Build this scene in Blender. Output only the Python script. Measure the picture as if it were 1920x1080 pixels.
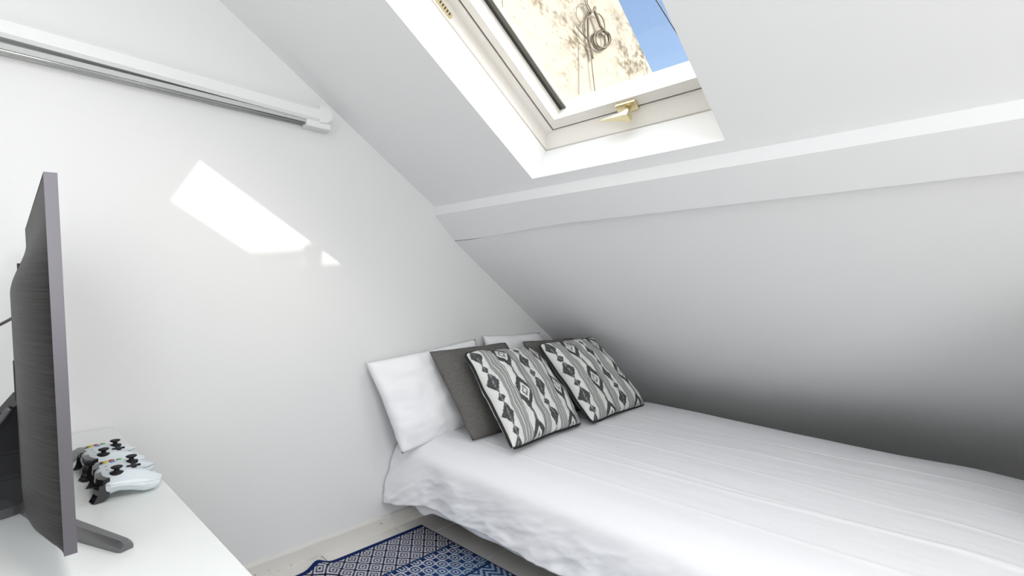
import bpy, bmesh, math, random
import numpy as np
from mathutils import Vector, Matrix, noise as mnoise

random.seed(7)
for o in list(bpy.data.objects):
    bpy.data.objects.remove(o)
scene = bpy.context.scene
COL = scene.collection

# ------------------------------------------------------------------ camera
cam_d = bpy.data.cameras.new('camera')
cam = bpy.data.objects.new('camera', cam_d)
COL.objects.link(cam)
cam_d.sensor_width = 36.0
cam_d.lens = 952.0 / 1920.0 * 36.0
cam_d.shift_y = 3.0 / 1920.0
cam_d.clip_start = 0.02
cam.location = (0, 0, 1.1)
cam.rotation_euler = (math.radians(90), 0, -math.radians(46.1))
scene.camera = cam

# ------------------------------------------------------------------ exposure
vs = scene.view_settings
vs.view_transform = 'Standard'
vs.look = 'None'
vs.exposure = 0.17
vs.gamma = 1.0
vs.use_curve_mapping = False

# ------------------------------------------------------------------ sky, sun, skylight daylight, added fill lights
SUN_DIR = Vector((-0.378, 1.0, -0.664)).normalized()      # direction the light travels
world = bpy.data.worlds.new('sky')
scene.world = world
world.use_nodes = True
wn = world.node_tree
wn.nodes.clear()
sky = wn.nodes.new('ShaderNodeTexSky')
sky.sky_type = 'NISHITA'
sky.sun_disc = False
sky.sun_elevation = math.radians(31.8)
sky.sun_rotation = math.radians(159)
sky.air_density = 1.0
sky.dust_density = 3.0
sky.ozone_density = 1.0
bgn = wn.nodes.new('ShaderNodeBackground')
bgn.inputs[1].default_value = 0.28
wo = wn.nodes.new('ShaderNodeOutputWorld')
wn.links.new(sky.outputs[0], bgn.inputs[0])
wn.links.new(bgn.outputs[0], wo.inputs[0])

sd = bpy.data.lights.new('sun', 'SUN')
sd.energy = 2.0
sd.angle = math.radians(0.53)
sd.color = (1.0, 0.95, 0.86)
sun = bpy.data.objects.new('sun', sd)
COL.objects.link(sun)
sun.rotation_euler = SUN_DIR.to_track_quat('-Z', 'Y').to_euler()


def area(name, loc, direction, sx, sy, power, col):
    d = bpy.data.lights.new(name, 'AREA')
    d.shape = 'RECTANGLE'
    d.size = sx
    d.size_y = sy
    d.energy = power
    d.color = col
    o = bpy.data.objects.new(name, d)
    COL.objects.link(o)
    o.location = loc
    o.rotation_euler = Vector(direction).to_track_quat('-Z', 'Y').to_euler()
    return o


# added fill light at a made-up rooflight in the opposite slope (behind and left of the camera)
area('rooflight_fill', (-1.12, -0.35, 2.78), (0.514, 0, -0.857), 0.66, 2.3, 22, (0.95, 0.985, 1.0))
# added fill light in front of the made-up glazed door, behind the camera
area('door_fill', (-0.35, -2.13, 1.45), (0, 1, 0), 1.3, 1.3, 37, (0.97, 0.99, 1.0))
# daylight through the skylight that the photograph shows
SKYLIGHT_POWER = 3.8

# ------------------------------------------------------------------ material helpers
def new_mat(name):
    m = bpy.data.materials.new(name)
    m.use_nodes = True
    nt = m.node_tree
    b = nt.nodes['Principled BSDF']
    return m, nt, b


def lin(c):
    return tuple(((x / 255.0) / 12.92 if x / 255.0 <= 0.04045 else ((x / 255.0 + 0.055) / 1.055) ** 2.4) for x in c)


def mat(name, col, rough=0.5, metal=0.0, noise=0.0, nscale=20.0, bump=0.0, bscale=150.0, stretch=(1, 1, 1), coat=0.0, spec=0.5):
    m, nt, b = new_mat(name)
    b.inputs['Base Color'].default_value = (*col, 1)
    b.inputs['Roughness'].default_value = rough
    b.inputs['Metallic'].default_value = metal
    b.inputs['Specular IOR Level'].default_value = spec
    if coat:
        b.inputs['Coat Weight'].default_value = coat
    tc = nt.nodes.new('ShaderNodeTexCoord')
    mp = nt.nodes.new('ShaderNodeMapping')
    mp.inputs['Scale'].default_value = stretch
    nt.links.new(tc.outputs['Object'], mp.inputs[0])
    if noise > 0:
        n = nt.nodes.new('ShaderNodeTexNoise')
        n.inputs['Scale'].default_value = nscale
        n.inputs['Detail'].default_value = 4
        nt.links.new(mp.outputs[0], n.inputs['Vector'])
        mx = nt.nodes.new('ShaderNodeMix')
        mx.data_type = 'RGBA'
        mx.inputs[6].default_value = (*[max(0, c * (1 - noise)) for c in col], 1)
        mx.inputs[7].default_value = (*[min(1, c * (1 + noise)) for c in col], 1)
        nt.links.new(n.outputs['Fac'], mx.inputs[0])
        nt.links.new(mx.outputs[2], b.inputs['Base Color'])
    if bump > 0:
        n2 = nt.nodes.new('ShaderNodeTexNoise')
        n2.inputs['Scale'].default_value = bscale
        n2.inputs['Detail'].default_value = 5
        nt.links.new(mp.outputs[0], n2.inputs['Vector'])
        bp = nt.nodes.new('ShaderNodeBump')
        bp.inputs['Strength'].default_value = bump
        bp.inputs['Distance'].default_value = 0.004
        nt.links.new(n2.outputs['Fac'], bp.inputs['Height'])
        nt.links.new(bp.outputs[0], b.inputs['Normal'])
    return m


def attr_mat(name, rough=0.9, bump=0.25, bscale=900.0):
    m, nt, b = new_mat(name)
    a = nt.nodes.new('ShaderNodeAttribute')
    a.attribute_name = 'print'
    nt.links.new(a.outputs['Color'], b.inputs['Base Color'])
    b.inputs['Roughness'].default_value = rough
    b.inputs['Specular IOR Level'].default_value = 0.15
    tc = nt.nodes.new('ShaderNodeTexCoord')
    n2 = nt.nodes.new('ShaderNodeTexNoise')
    n2.inputs['Scale'].default_value = bscale
    nt.links.new(tc.outputs['Object'], n2.inputs['Vector'])
    bp = nt.nodes.new('ShaderNodeBump')
    bp.inputs['Strength'].default_value = bump
    bp.inputs['Distance'].default_value = 0.002
    nt.links.new(n2.outputs['Fac'], bp.inputs['Height'])
    nt.links.new(bp.outputs[0], b.inputs['Normal'])
    return m


M = {}
M['wall'] = mat('white_plaster', (0.785, 0.785, 0.78), 0.75, noise=0.012, nscale=2.5, bump=0.05, bscale=35, spec=0.25)
M['slope'] = mat('white_ceiling_paint', (0.875, 0.875, 0.878), 0.8, noise=0.012, nscale=2.0, bump=0.06, bscale=25, spec=0.2)
M['reveal'] = mat('reveal_paint', (0.80, 0.795, 0.78), 0.6, noise=0.01, nscale=4, spec=0.3)
M['frame'] = mat('window_frame_paint', (0.77, 0.74, 0.695), 0.4, noise=0.03, nscale=12)
M['gasket'] = mat('dark_gasket', (0.05, 0.052, 0.045), 0.6)
M['brass'] = mat('pale_brass', (0.74, 0.65, 0.42), 0.34, metal=1.0, noise=0.08, nscale=60)
M['dark'] = mat('dark_slot', (0.03, 0.028, 0.025), 0.7)
M['stone'] = mat('baseboard_paint', (0.74, 0.715, 0.675), 0.5, noise=0.05, nscale=14)
M['duvet'] = mat('white_cotton', (0.91, 0.91, 0.93), 0.85, noise=0.01, nscale=5, bump=0.22, bscale=16, spec=0.15)
M['pillow'] = mat('white_pillowcase', (0.90, 0.90, 0.91), 0.85, bump=0.22, bscale=14, spec=0.15)
M['grey_cloth'] = mat('grey_flannel', (0.15, 0.144, 0.134), 0.95, noise=0.35, nscale=120, bump=0.3, bscale=700, spec=0.1)
M['piping'] = mat('black_piping', (0.012, 0.012, 0.014), 0.8)
M['mattress'] = mat('mattress_ticking', (0.7, 0.7, 0.72), 0.9, noise=0.03)
M['bedbase'] = mat('dark_bed_base', (0.05, 0.048, 0.046), 0.8, noise=0.2, nscale=30)
M['desk'] = mat('white_laminate', (0.75, 0.765, 0.75), 0.32, noise=0.006, nscale=3)
M['ctrl'] = mat('white_plastic', (0.66, 0.715, 0.745), 0.4, noise=0.01)
M['black'] = mat('black_plastic', (0.012, 0.012, 0.014), 0.35)
M['stick'] = mat('black_rubber', (0.014, 0.014, 0.016), 0.6, spec=0.25)
M['gloss'] = mat('glossy_black', (0.012, 0.010, 0.012), 0.12)
M['b_green'] = mat('green_button', (0.10, 0.32, 0.06), 0.3)
M['b_red'] = mat('red_button', (0.45, 0.05, 0.05), 0.3)
M['b_blue'] = mat('blue_button', (0.05, 0.22, 0.48), 0.3)
M['b_yellow'] = mat('yellow_button', (0.50, 0.42, 0.04), 0.3)
M['edge'] = mat('silver_edge', (0.115, 0.108, 0.122), 0.38, metal=0.6)
M['stand'] = mat('gunmetal_stand', (0.17, 0.17, 0.175), 0.35, metal=0.7, noise=0.03)
M['screen'] = mat('dark_screen', (0.006, 0.006, 0.008), 0.12)
M['rail'] = mat('white_rail_plastic', (0.80, 0.81, 0.80), 0.4)
M['rod'] = mat('steel_rod', (0.55, 0.55, 0.54), 0.25, metal=1.0)
M['rail_shade'] = mat('underside_shade', (0.52, 0.53, 0.52), 0.6)
M['cable'] = mat('grey_brown_cable', (0.21, 0.19, 0.145), 0.7, noise=0.1)
M['wire'] = mat('grey_wire', (0.24, 0.27, 0.33), 0.6)
M['roof'] = mat('terracotta_roof', (0.35, 0.18, 0.11), 0.85, noise=0.25, nscale=8)
M['blocker'] = mat('blocker_render', (0.55, 0.50, 0.43), 0.9, noise=0.15, nscale=10)


def tile_mat():
    m, nt, b = new_mat('pale_floor_tile')
    tc = nt.nodes.new('ShaderNodeTexCoord')
    oi = nt.nodes.new('ShaderNodeObjectInfo')
    n = nt.nodes.new('ShaderNodeTexNoise')
    n.inputs['Scale'].default_value = 7
    n.inputs['Detail'].default_value = 6
    nt.links.new(tc.outputs['Object'], n.inputs['Vector'])
    ad = nt.nodes.new('ShaderNodeMath')
    ad.operation = 'MULTIPLY_ADD'
    ad.inputs[1].default_value = 0.35
    nt.links.new(oi.outputs['Random'], ad.inputs[0])
    nt.links.new(n.outputs['Fac'], ad.inputs[2])
    cr = nt.nodes.new('ShaderNodeValToRGB')
    cr.color_ramp.elements[0].position = 0.3
    cr.color_ramp.elements[0].color = (0.76, 0.735, 0.69, 1)
    cr.color_ramp.elements[1].position = 1.0
    cr.color_ramp.elements[1].color = (0.84, 0.82, 0.785, 1)
    nt.links.new(ad.outputs[0], cr.inputs[0])
    nt.links.new(cr.outputs[0], b.inputs['Base Color'])
    b.inputs['Roughness'].default_value = 0.4
    return m


M['tile'] = tile_mat()
M['grout'] = mat('grout', (0.20, 0.19, 0.175), 0.9)


def brushed():
    m, nt, b = new_mat('brushed_dark_metal')
    tc = nt.nodes.new('ShaderNodeTexCoord')
    mp = nt.nodes.new('ShaderNodeMapping')
    mp.inputs['Scale'].default_value = (3, 3, 260)
    nt.links.new(tc.outputs['Object'], mp.inputs[0])
    n = nt.nodes.new('ShaderNodeTexNoise')
    n.inputs['Scale'].default_value = 1.6
    n.inputs['Detail'].default_value = 6
    n.inputs['Roughness'].default_value = 0.7
    nt.links.new(mp.outputs[0], n.inputs['Vector'])
    cr = nt.nodes.new('ShaderNodeValToRGB')
    cr.color_ramp.elements[0].position = 0.42
    cr.color_ramp.elements[0].color = (0.006, 0.006, 0.0058, 1)
    cr.color_ramp.elements[1].position = 0.75
    cr.color_ramp.elements[1].color = (0.042, 0.041, 0.039, 1)
    nt.links.new(n.outputs['Fac'], cr.inputs[0])
    nt.links.new(cr.outputs[0], b.inputs['Base Color'])
    b.inputs['Metallic'].default_value = 0.1
    b.inputs['Specular IOR Level'].default_value = 0.22
    b.inputs['Roughness'].default_value = 0.5
    bp = nt.nodes.new('ShaderNodeBump')
    bp.inputs['Strength'].default_value = 0.15
    bp.inputs['Distance'].default_value = 0.001
    nt.links.new(n.outputs['Fac'], bp.inputs['Height'])
    nt.links.new(bp.outputs[0], b.inputs['Normal'])
    return m


M['brushed'] = brushed()


def glass():
    m, nt, b = new_mat('clear_pane')
    nt.nodes.remove(b)
    out = nt.nodes['Material Output']
    tr = nt.nodes.new('ShaderNodeBsdfTransparent')
    tr.inputs[0].default_value = (0.97, 0.985, 0.98, 1)
    gl = nt.nodes.new('ShaderNodeBsdfGlossy')
    gl.inputs['Roughness'].default_value = 0.0
    mx = nt.nodes.new('ShaderNodeMixShader')
    mx.inputs[0].default_value = 0.045
    nt.links.new(tr.outputs[0], mx.inputs[1])
    nt.links.new(gl.outputs[0], mx.inputs[2])
    nt.links.new(mx.outputs[0], out.inputs[0])
    return m


M['glass'] = glass()


def stucco():
    m, nt, b = new_mat('stained_stucco')
    tc = nt.nodes.new('ShaderNodeTexCoord')
    cream = (0.49, 0.482, 0.435, 1)
    stain = (0.20, 0.18, 0.125, 1)
    # large patches of mould
    mp = nt.nodes.new('ShaderNodeMapping')
    mp.inputs['Scale'].default_value = (2.2, 1, 1.2)
    mp.inputs['Location'].default_value = (0.35, 0, 0.15)
    nt.links.new(tc.outputs['Object'], mp.inputs[0])
    n1 = nt.nodes.new('ShaderNodeTexNoise')
    n1.inputs['Scale'].default_value = 1.1
    n1.inputs['Detail'].default_value = 3
    nt.links.new(mp.outputs[0], n1.inputs['Vector'])
    r1 = nt.nodes.new('ShaderNodeMapRange')
    r1.inputs[1].default_value = 0.48
    r1.inputs[2].default_value = 0.66
    nt.links.new(n1.outputs['Fac'], r1.inputs[0])
    n2 = nt.nodes.new('ShaderNodeTexNoise')
    n2.inputs['Scale'].default_value = 14
    n2.inputs['Detail'].default_value = 8
    n2.inputs['Roughness'].default_value = 0.72
    nt.links.new(mp.outputs[0], n2.inputs['Vector'])
    r2 = nt.nodes.new('ShaderNodeMapRange')
    r2.inputs[1].default_value = 0.47
    r2.inputs[2].default_value = 0.66
    nt.links.new(n2.outputs['Fac'], r2.inputs[0])
    mu = nt.nodes.new('ShaderNodeMath')
    mu.operation = 'MULTIPLY'
    nt.links.new(r1.outputs[0], mu.inputs[0])
    nt.links.new(r2.outputs[0], mu.inputs[1])
    # isolated specks
    n3 = nt.nodes.new('ShaderNodeTexNoise')
    n3.inputs['Scale'].default_value = 17
    n3.inputs['Detail'].default_value = 4
    nt.links.new(tc.outputs['Object'], n3.inputs['Vector'])
    r3 = nt.nodes.new('ShaderNodeMapRange')
    r3.inputs[1].default_value = 0.66
    r3.inputs[2].default_value = 0.74
    r3.inputs[4].default_value = 0.6
    nt.links.new(n3.outputs['Fac'], r3.inputs[0])
    mxm = nt.nodes.new('ShaderNodeMath')
    mxm.operation = 'MAXIMUM'
    nt.links.new(mu.outputs[0], mxm.inputs[0])
    nt.links.new(r3.outputs[0], mxm.inputs[1])
    mx = nt.nodes.new('ShaderNodeMix')
    mx.data_type = 'RGBA'
    mx.inputs[6].default_value = cream
    mx.inputs[7].default_value = stain
    nt.links.new(mxm.outputs[0], mx.inputs[0])
    nt.links.new(mx.outputs[2], b.inputs['Base Color'])
    b.inputs['Roughness'].default_value = 0.95
    bp = nt.nodes.new('ShaderNodeBump')
    bp.inputs['Strength'].default_value = 0.3
    bp.inputs['Distance'].default_value = 0.01
    nt.links.new(n2.outputs['Fac'], bp.inputs['Height'])
    nt.links.new(bp.outputs[0], b.inputs['Normal'])
    return m


M['stucco'] = stucco()


def baseboard_mat():
    """cream paint with chips showing dark plaster along the floor joint"""
    m, nt, b = new_mat('chipped_baseboard_paint')
    tc = nt.nodes.new('ShaderNodeTexCoord')
    mp = nt.nodes.new('ShaderNodeMapping')
    mp.inputs['Scale'].default_value = (1.0, 1.0, 1.6)
    nt.links.new(tc.outputs['Object'], mp.inputs[0])
    n = nt.nodes.new('ShaderNodeTexNoise')
    n.inputs['Scale'].default_value = 42
    n.inputs['Detail'].default_value = 3
    nt.links.new(mp.outputs[0], n.inputs['Vector'])
    r = nt.nodes.new('ShaderNodeMapRange')
    r.inputs[1].default_value = 0.70
    r.inputs[2].default_value = 0.73
    r.inputs[4].default_value = 0.85
    nt.links.new(n.outputs['Fac'], r.inputs[0])
    mx = nt.nodes.new('ShaderNodeMix')
    mx.data_type = 'RGBA'
    mx.inputs[6].default_value = (0.73, 0.71, 0.67, 1)
    mx.inputs[7].default_value = (0.10, 0.08, 0.06, 1)
    nt.links.new(r.outputs[0], mx.inputs[0])
    nt.links.new(mx.outputs[2], b.inputs['Base Color'])
    b.inputs['Roughness'].default_value = 0.45
    return m


M['baseboard'] = baseboard_mat()

# ------------------------------------------------------------------ object helpers
def link(name, me, material=None, parent=None, smooth=False):
    if material is not None and not me.materials:
        me.materials.append(material)
    if smooth:
        me.polygons.foreach_set('use_smooth', [True] * len(me.polygons))
    o = bpy.data.objects.new(name, me)
    COL.objects.link(o)
    if parent is not None:
        o.parent = parent
    return o


def from_bm(name, bm, material=None, parent=None, smooth=False, recalc=True):
    if recalc:
        bmesh.ops.recalc_face_normals(bm, faces=bm.faces)
    me = bpy.data.meshes.new(name)
    bm.to_mesh(me)
    bm.free()
    return link(name, me, material, parent, smooth)


def from_py(name, verts, faces, material=None, parent=None, smooth=False):
    me = bpy.data.meshes.new(name)
    me.from_pydata([tuple(v) for v in verts], [], faces)
    me.update()
    return link(name, me, material, parent, smooth)


def empty(name, loc=(0, 0, 0), rot=(0, 0, 0)):
    o = bpy.data.objects.new(name, None)
    o.empty_display_size = 0.1
    COL.objects.link(o)
    o.location = loc
    o.rotation_euler = rot
    return o


def tag(o, label=None, cat=None, group=None, kind=None):
    if label:
        o['label'] = label
    if cat:
        o['category'] = cat
    if group:
        o['group'] = group
    if kind:
        o['kind'] = kind
    return o


def bm_box(bm, lo, hi, bevel=0.0, seg=2):
    x0, y0, z0 = lo
    x1, y1, z1 = hi
    vs_ = [bm.verts.new(p) for p in ((x0, y0, z0), (x1, y0, z0), (x1, y1, z0), (x0, y1, z0),
                                     (x0, y0, z1), (x1, y0, z1), (x1, y1, z1), (x0, y1, z1))]
    fs = [bm.faces.new([vs_[i] for i in f]) for f in ((0, 3, 2, 1), (4, 5, 6, 7), (0, 1, 5, 4), (1, 2, 6, 5), (2, 3, 7, 6), (3, 0, 4, 7))]
    if bevel > 0:
        es = list({e for f in fs for e in f.edges})
        bmesh.ops.bevel(bm, geom=es, offset=bevel, segments=seg, affect='EDGES', profile=0.6)


def box(name, lo, hi, material, parent=None, bevel=0.0, seg=2):
    bm = bmesh.new()
    bm_box(bm, lo, hi, bevel, seg)
    return from_bm(name, bm, material, parent, smooth=False)


def tube_mesh(bm, pts, r, n=8, closed=False, radii=None):
    pts = [Vector(p) for p in pts]
    N = len(pts)
    rings = []
    up = Vector((0, 0, 1))
    prev = None
    for i, p in enumerate(pts):
        if closed:
            tdir = (pts[(i + 1) % N] - pts[(i - 1) % N]).normalized()
        else:
            tdir = (pts[min(i + 1, N - 1)] - pts[max(i - 1, 0)]).normalized()
        if prev is None:
            a = up.cross(tdir)
            if a.length < 1e-3:
                a = Vector((1, 0, 0)).cross(tdir)
        else:
            a = prev - tdir * prev.dot(tdir)
        a.normalize()
        prev = a
        b = tdir.cross(a)
        rr = radii[i] if radii else r
        rings.append([bm.verts.new(p + (a * math.cos(2 * math.pi * k / n) + b * math.sin(2 * math.pi * k / n)) * rr) for k in range(n)])
    M_ = N if closed else N - 1
    for i in range(M_):
        A, B = rings[i], rings[(i + 1) % N]
        for k in range(n):
            bm.faces.new((A[k], A[(k + 1) % n], B[(k + 1) % n], B[k]))
    if not closed:
        bm.faces.new(list(reversed(rings[0])))
        bm.faces.new(rings[-1])


def tube(name, pts, r, material, parent=None, n=8, closed=False, radii=None):
    bm = bmesh.new()
    tube_mesh(bm, pts, r, n, closed, radii)
    return from_bm(name, bm, material, parent, smooth=True)


def spline(pts, n=8):
    """Catmull-Rom through pts"""
    P = [Vector(p) for p in pts]
    out = []
    for i in range(len(P) - 1):
        p0 = P[max(i - 1, 0)]
        p1, p2 = P[i], P[i + 1]
        p3 = P[min(i + 2, len(P) - 1)]
        for k in range(n):
            t = k / n
            out.append(0.5 * ((2 * p1) + (p2 - p0) * t + (2 * p0 - 5 * p1 + 4 * p2 - p3) * t * t + (3 * p1 - p0 - 3 * p2 + p3) * t ** 3))
    out.append(P[-1])
    return out


def lathe_bm(bm, prof, n=20, centre=(0, 0, 0)):
    rings = []
    c = Vector(centre)
    for r, z in prof:
        rings.append([bm.verts.new(c + Vector((r * math.cos(2 * math.pi * k / n), r * math.sin(2 * math.pi * k / n), z))) for k in range(n)])
    for A, B in zip(rings, rings[1:]):
        for k in range(n):
            bm.faces.new((A[k], A[(k + 1) % n], B[(k + 1) % n], B[k]))
    bm.faces.new(list(reversed(rings[0])))
    bm.faces.new(rings[-1])


def color_attr(me, cols):
    at = me.color_attributes.new('print', 'FLOAT_COLOR', 'POINT')
    arr = np.ones((len(me.vertices), 4), dtype=np.float32)
    arr[:, :3] = cols
    at.data.foreach_set('color', arr.ravel())


def fbm(x, y, z=0.0, o=3):
    return mnoise.fractal(Vector((x, y, z)), 1.0, 2.0, o)


def smoothstep(a, b, x):
    t = min(1.0, max(0.0, (x - a) / (b - a)))
    return t * t * (3 - 2 * t)


# ------------------------------------------------------------------ setting
D = 2.033            # gable wall plane
YR = -2.2            # rear wall
XL = -1.5            # left wall
RIDGE = -0.6
m_sl = -0.652
P0 = Vector((1.557, 0.0, 1.512))
T = Vector((1, 0, m_sl)).normalized()
N = Vector((-m_sl, 0, 1)).normalized()


def SP(y, s, o):
    """point on the upper roof slope: y along the room, s down the slope, o outwards"""
    p = P0 + T * s + N * o
    return Vector((p.x, y, p.z))


S_RIDGE = (RIDGE - P0.x) / T.x
HY0, HY1, HS0, HS1 = 0.585, 1.343, -1.05, -0.053      # skylight opening
TH = 0.15


def slope_low(x, y):
    """height of the lower slope (slightly hollow away from the gable)"""
    off = 0.060 * smoothstep(1.95, 1.15, y)
    return 0.773 - 0.705 * (x - 2.502) + off * smoothstep(3.2, 1.7, x)


# gable wall
def gable(name, y0, y1, material):
    prof = [(XL - 0.2, -0.1), (3.75, -0.1), (3.75, 0.75), (1.75, 1.9), (RIDGE, 3.3), (XL - 0.2, 2.8)]
    v = [(x, y0, z) for x, z in prof] + [(x, y1, z) for x, z in prof]
    n = len(prof)
    f = [tuple(range(n)), tuple(reversed(range(n, 2 * n)))] + [(i, (i + 1) % n, n + (i + 1) % n, n + i) for i in range(n)]
    bm = bmesh.new()
    bv = [bm.verts.new(p) for p in v]
    for ff in f:
        bm.faces.new([bv[i] for i in ff])
    return tag(from_bm(name, bm, material), kind='structure')


gable('wall_back', D, D + 0.14, M['wall'])
gable('wall_front', YR - 0.14, YR, M['wall'])

# upper slope with the skylight hole
bm = bmesh.new()
ys = [YR - 0.05, HY0, HY1, D + 0.05]
ss = [S_RIDGE - 0.05, HS0, HS1, 0.0]
g = {}
for k, o in enumerate((0.0, TH)):
    for i, y in enumerate(ys):
        for j, s in enumerate(ss):
            g[i, j, k] = bm.verts.new(SP(y, s, o))
for i in range(3):
    for j in range(3):
        if (i, j) == (1, 1):
            continue
        for k in (0, 1):
            bm.faces.new((g[i, j, k], g[i + 1, j, k], g[i + 1, j + 1, k], g[i, j + 1, k]))
for (a, b_) in (((1, 1), (2, 1)), ((2, 1), (2, 2)), ((2, 2), (1, 2)), ((1, 2), (1, 1))):
    bm.faces.new((g[a[0], a[1], 0], g[b_[0], b_[1], 0], g[b_[0], b_[1], 1], g[a[0], a[1], 1]))
bd = [(0, 0), (1, 0), (2, 0), (3, 0), (3, 1), (3, 2), (3, 3), (2, 3), (1, 3), (0, 3), (0, 2), (0, 1)]
for a, b_ in zip(bd, bd[1:] + bd[:1]):
    bm.faces.new((g[a[0], a[1], 0], g[b_[0], b_[1], 0], g[b_[0], b_[1], 1], g[a[0], a[1], 1]))
ceil = from_bm('ceiling', bm, M['slope'])
ceil.data.materials.append(M['reveal'])
for p_ in ceil.data.polygons:
    c_ = p_.center
    if HY0 - 0.01 < c_.y < HY1 + 0.01 and abs((c_ - P0).dot(N) - TH / 2) < 0.01:
        p_.material_index = 1
tag(ceil, kind='structure')

# other side of the ridge and the left wall
zr = SP(0, S_RIDGE, 0).z
zl = zr - 0.6 * (RIDGE - XL)
LY0, LY1, LX0, LX1 = -1.55, 0.85, -1.40, -0.82          # made-up rooflight opening for the fill light
bm = bmesh.new()
gl_ = {}
for k in (0, 1):
    for i, y in enumerate((YR - 0.05, LY0, LY1, D + 0.05)):
        for j, x in enumerate((RIDGE + 0.02, LX1, LX0, XL - 0.2)):
            gl_[i, j, k] = bm.verts.new((x - 0.10 * k, y, zr - 0.6 * (RIDGE - x) + 0.17 * k))
for i in range(3):
    for j in range(3):
        if (i, j) != (1, 1):
            for k in (0, 1):
                bm.faces.new((gl_[i, j, k], gl_[i + 1, j, k], gl_[i + 1, j + 1, k], gl_[i, j + 1, k]))
for (a, b_) in (((1, 1), (2, 1)), ((2, 1), (2, 2)), ((2, 2), (1, 2)), ((1, 2), (1, 1))):
    bm.faces.new((gl_[a[0], a[1], 0], gl_[b_[0], b_[1], 0], gl_[b_[0], b_[1], 1], gl_[a[0], a[1], 1]))
from_bm('opposite_slope', bm, M['slope'], ceil)

tag(box('wall_left', (XL - 0.15, YR, -0.05), (XL, D, zl + 0.05), M['wall']), kind='structure')
door = tag(empty('fill_door', (-0.35, YR, 0)), kind='structure')  # invented rear door that dresses the fill light
for x0, x1 in ((-0.70, -0.62), (-0.04, 0.04), (0.62, 0.70)):
    box('stile', (x0, 0.0, 0.0), (x1, 0.045, 2.05), M['frame'], door)
for z0, z1 in ((0.0, 0.25), (0.78, 0.84), (1.37, 1.43), (1.96, 2.05)):
    for x0, x1 in ((-0.62, -0.04), (0.04, 0.62)):
        box('rail', (x0, 0.0, z0), (x1, 0.04, z1), M['frame'], door)
for x0, x1 in ((-0.62, -0.04), (0.04, 0.62)):
    for z0, z1 in ((0.25, 0.78), (0.84, 1.37), (1.43, 1.96)):
        box('pane', (x0, 0.012, z0), (x1, 0.022, z1), M['rail'], door)
# unseen box added beyond the foot of the bed to block rear light
bm = bmesh.new()
pe = [(1.74, 0.0), (3.30, 0.0), (3.30, 0.24), (2.04, 1.14), (1.74, 1.14)]
A = [bm.verts.new((x, YR, z)) for x, z in pe]
B = [bm.verts.new((x, -0.36, z)) for x, z in pe]
bm.faces.new(A)
bm.faces.new(list(reversed(B)))
for i in range(5):
    bm.faces.new((A[i], A[(i + 1) % 5], B[(i + 1) % 5], B[i]))
tag(from_bm('eaves_blocker', bm, M['wall']), kind='structure')

# beam (purlin) between the two slopes
def beam_section(y):
    w = smoothstep(1.95, 1.25, y)
    cx_ = 1.683
    cz = 1.352 + 0.025 * w
    return [(1.557, 1.560), (1.557, 1.4705), (cx_, cz), (cx_ + 0.06, cz + 0.02), (cx_ + 0.06, 1.60)]


bm = bmesh.new()
yy = [YR - 0.02, -1.5, -0.5, 0.3, 0.8, 1.1] + [1.2 + 0.05 * i for i in range(17)] + [D + 0.02]
rows = []
for y in yy:
    rows.append([bm.verts.new((x, y, z)) for x, z in beam_section(y)])
for A, B in zip(rows, rows[1:]):
    for i in range(5):
        bm.faces.new((A[i], A[(i + 1) % 5], B[(i + 1) % 5], B[i]))
bm.faces.new(rows[0])
bm.faces.new(list(reversed(rows[-1])))
tag(from_bm('trim_1', bm, M['slope']), kind='structure')

# lower slope
bm = bmesh.new()
xs = [1.684 + (3.32 - 1.684) * i / 24 for i in range(25)]
grid = []
for y in yy:
    grid.append([bm.verts.new((x, y, slope_low(x, y))) for x in xs])
for A, B in zip(grid, grid[1:]):
    for i in range(24):
        bm.faces.new((A[i], A[i + 1], B[i + 1], B[i]))
# roof thickness behind it and the low kneewall
top = [[bm.verts.new((x + 0.12, y, slope_low(x, y) + 0.24)) for x in (1.60, 3.40)] for y in (YR - 0.02, D + 0.02)]
bm.faces.new((top[0][0], top[1][0], top[1][1], top[0][1]))
tag(from_bm('wall_right', bm, M['slope'], smooth=True, recalc=False), kind='structure')
tag(box('wall_knee', (3.30, YR, -0.05), (3.45, D, 0.32), M['wall']), kind='structure')

# floor: grout bed and square tiles
floor = tag(box('floor', (XL - 0.15, YR - 0.1, -0.06), (3.45, D + 0.1, -0.004), M['grout']), kind='structure')
tile_cache = {}
x_j = [0.965 + 0.35 * i for i in range(-8, 8)]
y_j = [1.853 + 0.35 * i for i in range(-12, 1)]
xe = [XL] + [x for x in x_j if XL + 0.05 < x < 3.25] + [3.30]
ye = [YR] + [y for y in y_j if YR + 0.05 < y < D - 0.05] + [D]
for x0, x1 in zip(xe, xe[1:]):
    for y0, y1 in zip(ye, ye[1:]):
        w_, h_ = round(x1 - x0, 4), round(y1 - y0, 4)
        if (w_, h_) not in tile_cache:
            bm = bmesh.new()
            gq = 0.0019
            bm_box(bm, (gq, gq, -0.008), (w_ - gq, h_ - gq, 0.0), 0.001, 1)
            me = bpy.data.meshes.new('tile')
            bm.to_mesh(me)
            bm.free()
            me.materials.append(M['tile'])
            tile_cache[w_, h_] = me
        t_ = bpy.data.objects.new('tile', tile_cache[w_, h_])
        COL.objects.link(t_)
        t_.location = (x0, y0, 0)
        t_.parent = floor

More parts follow.
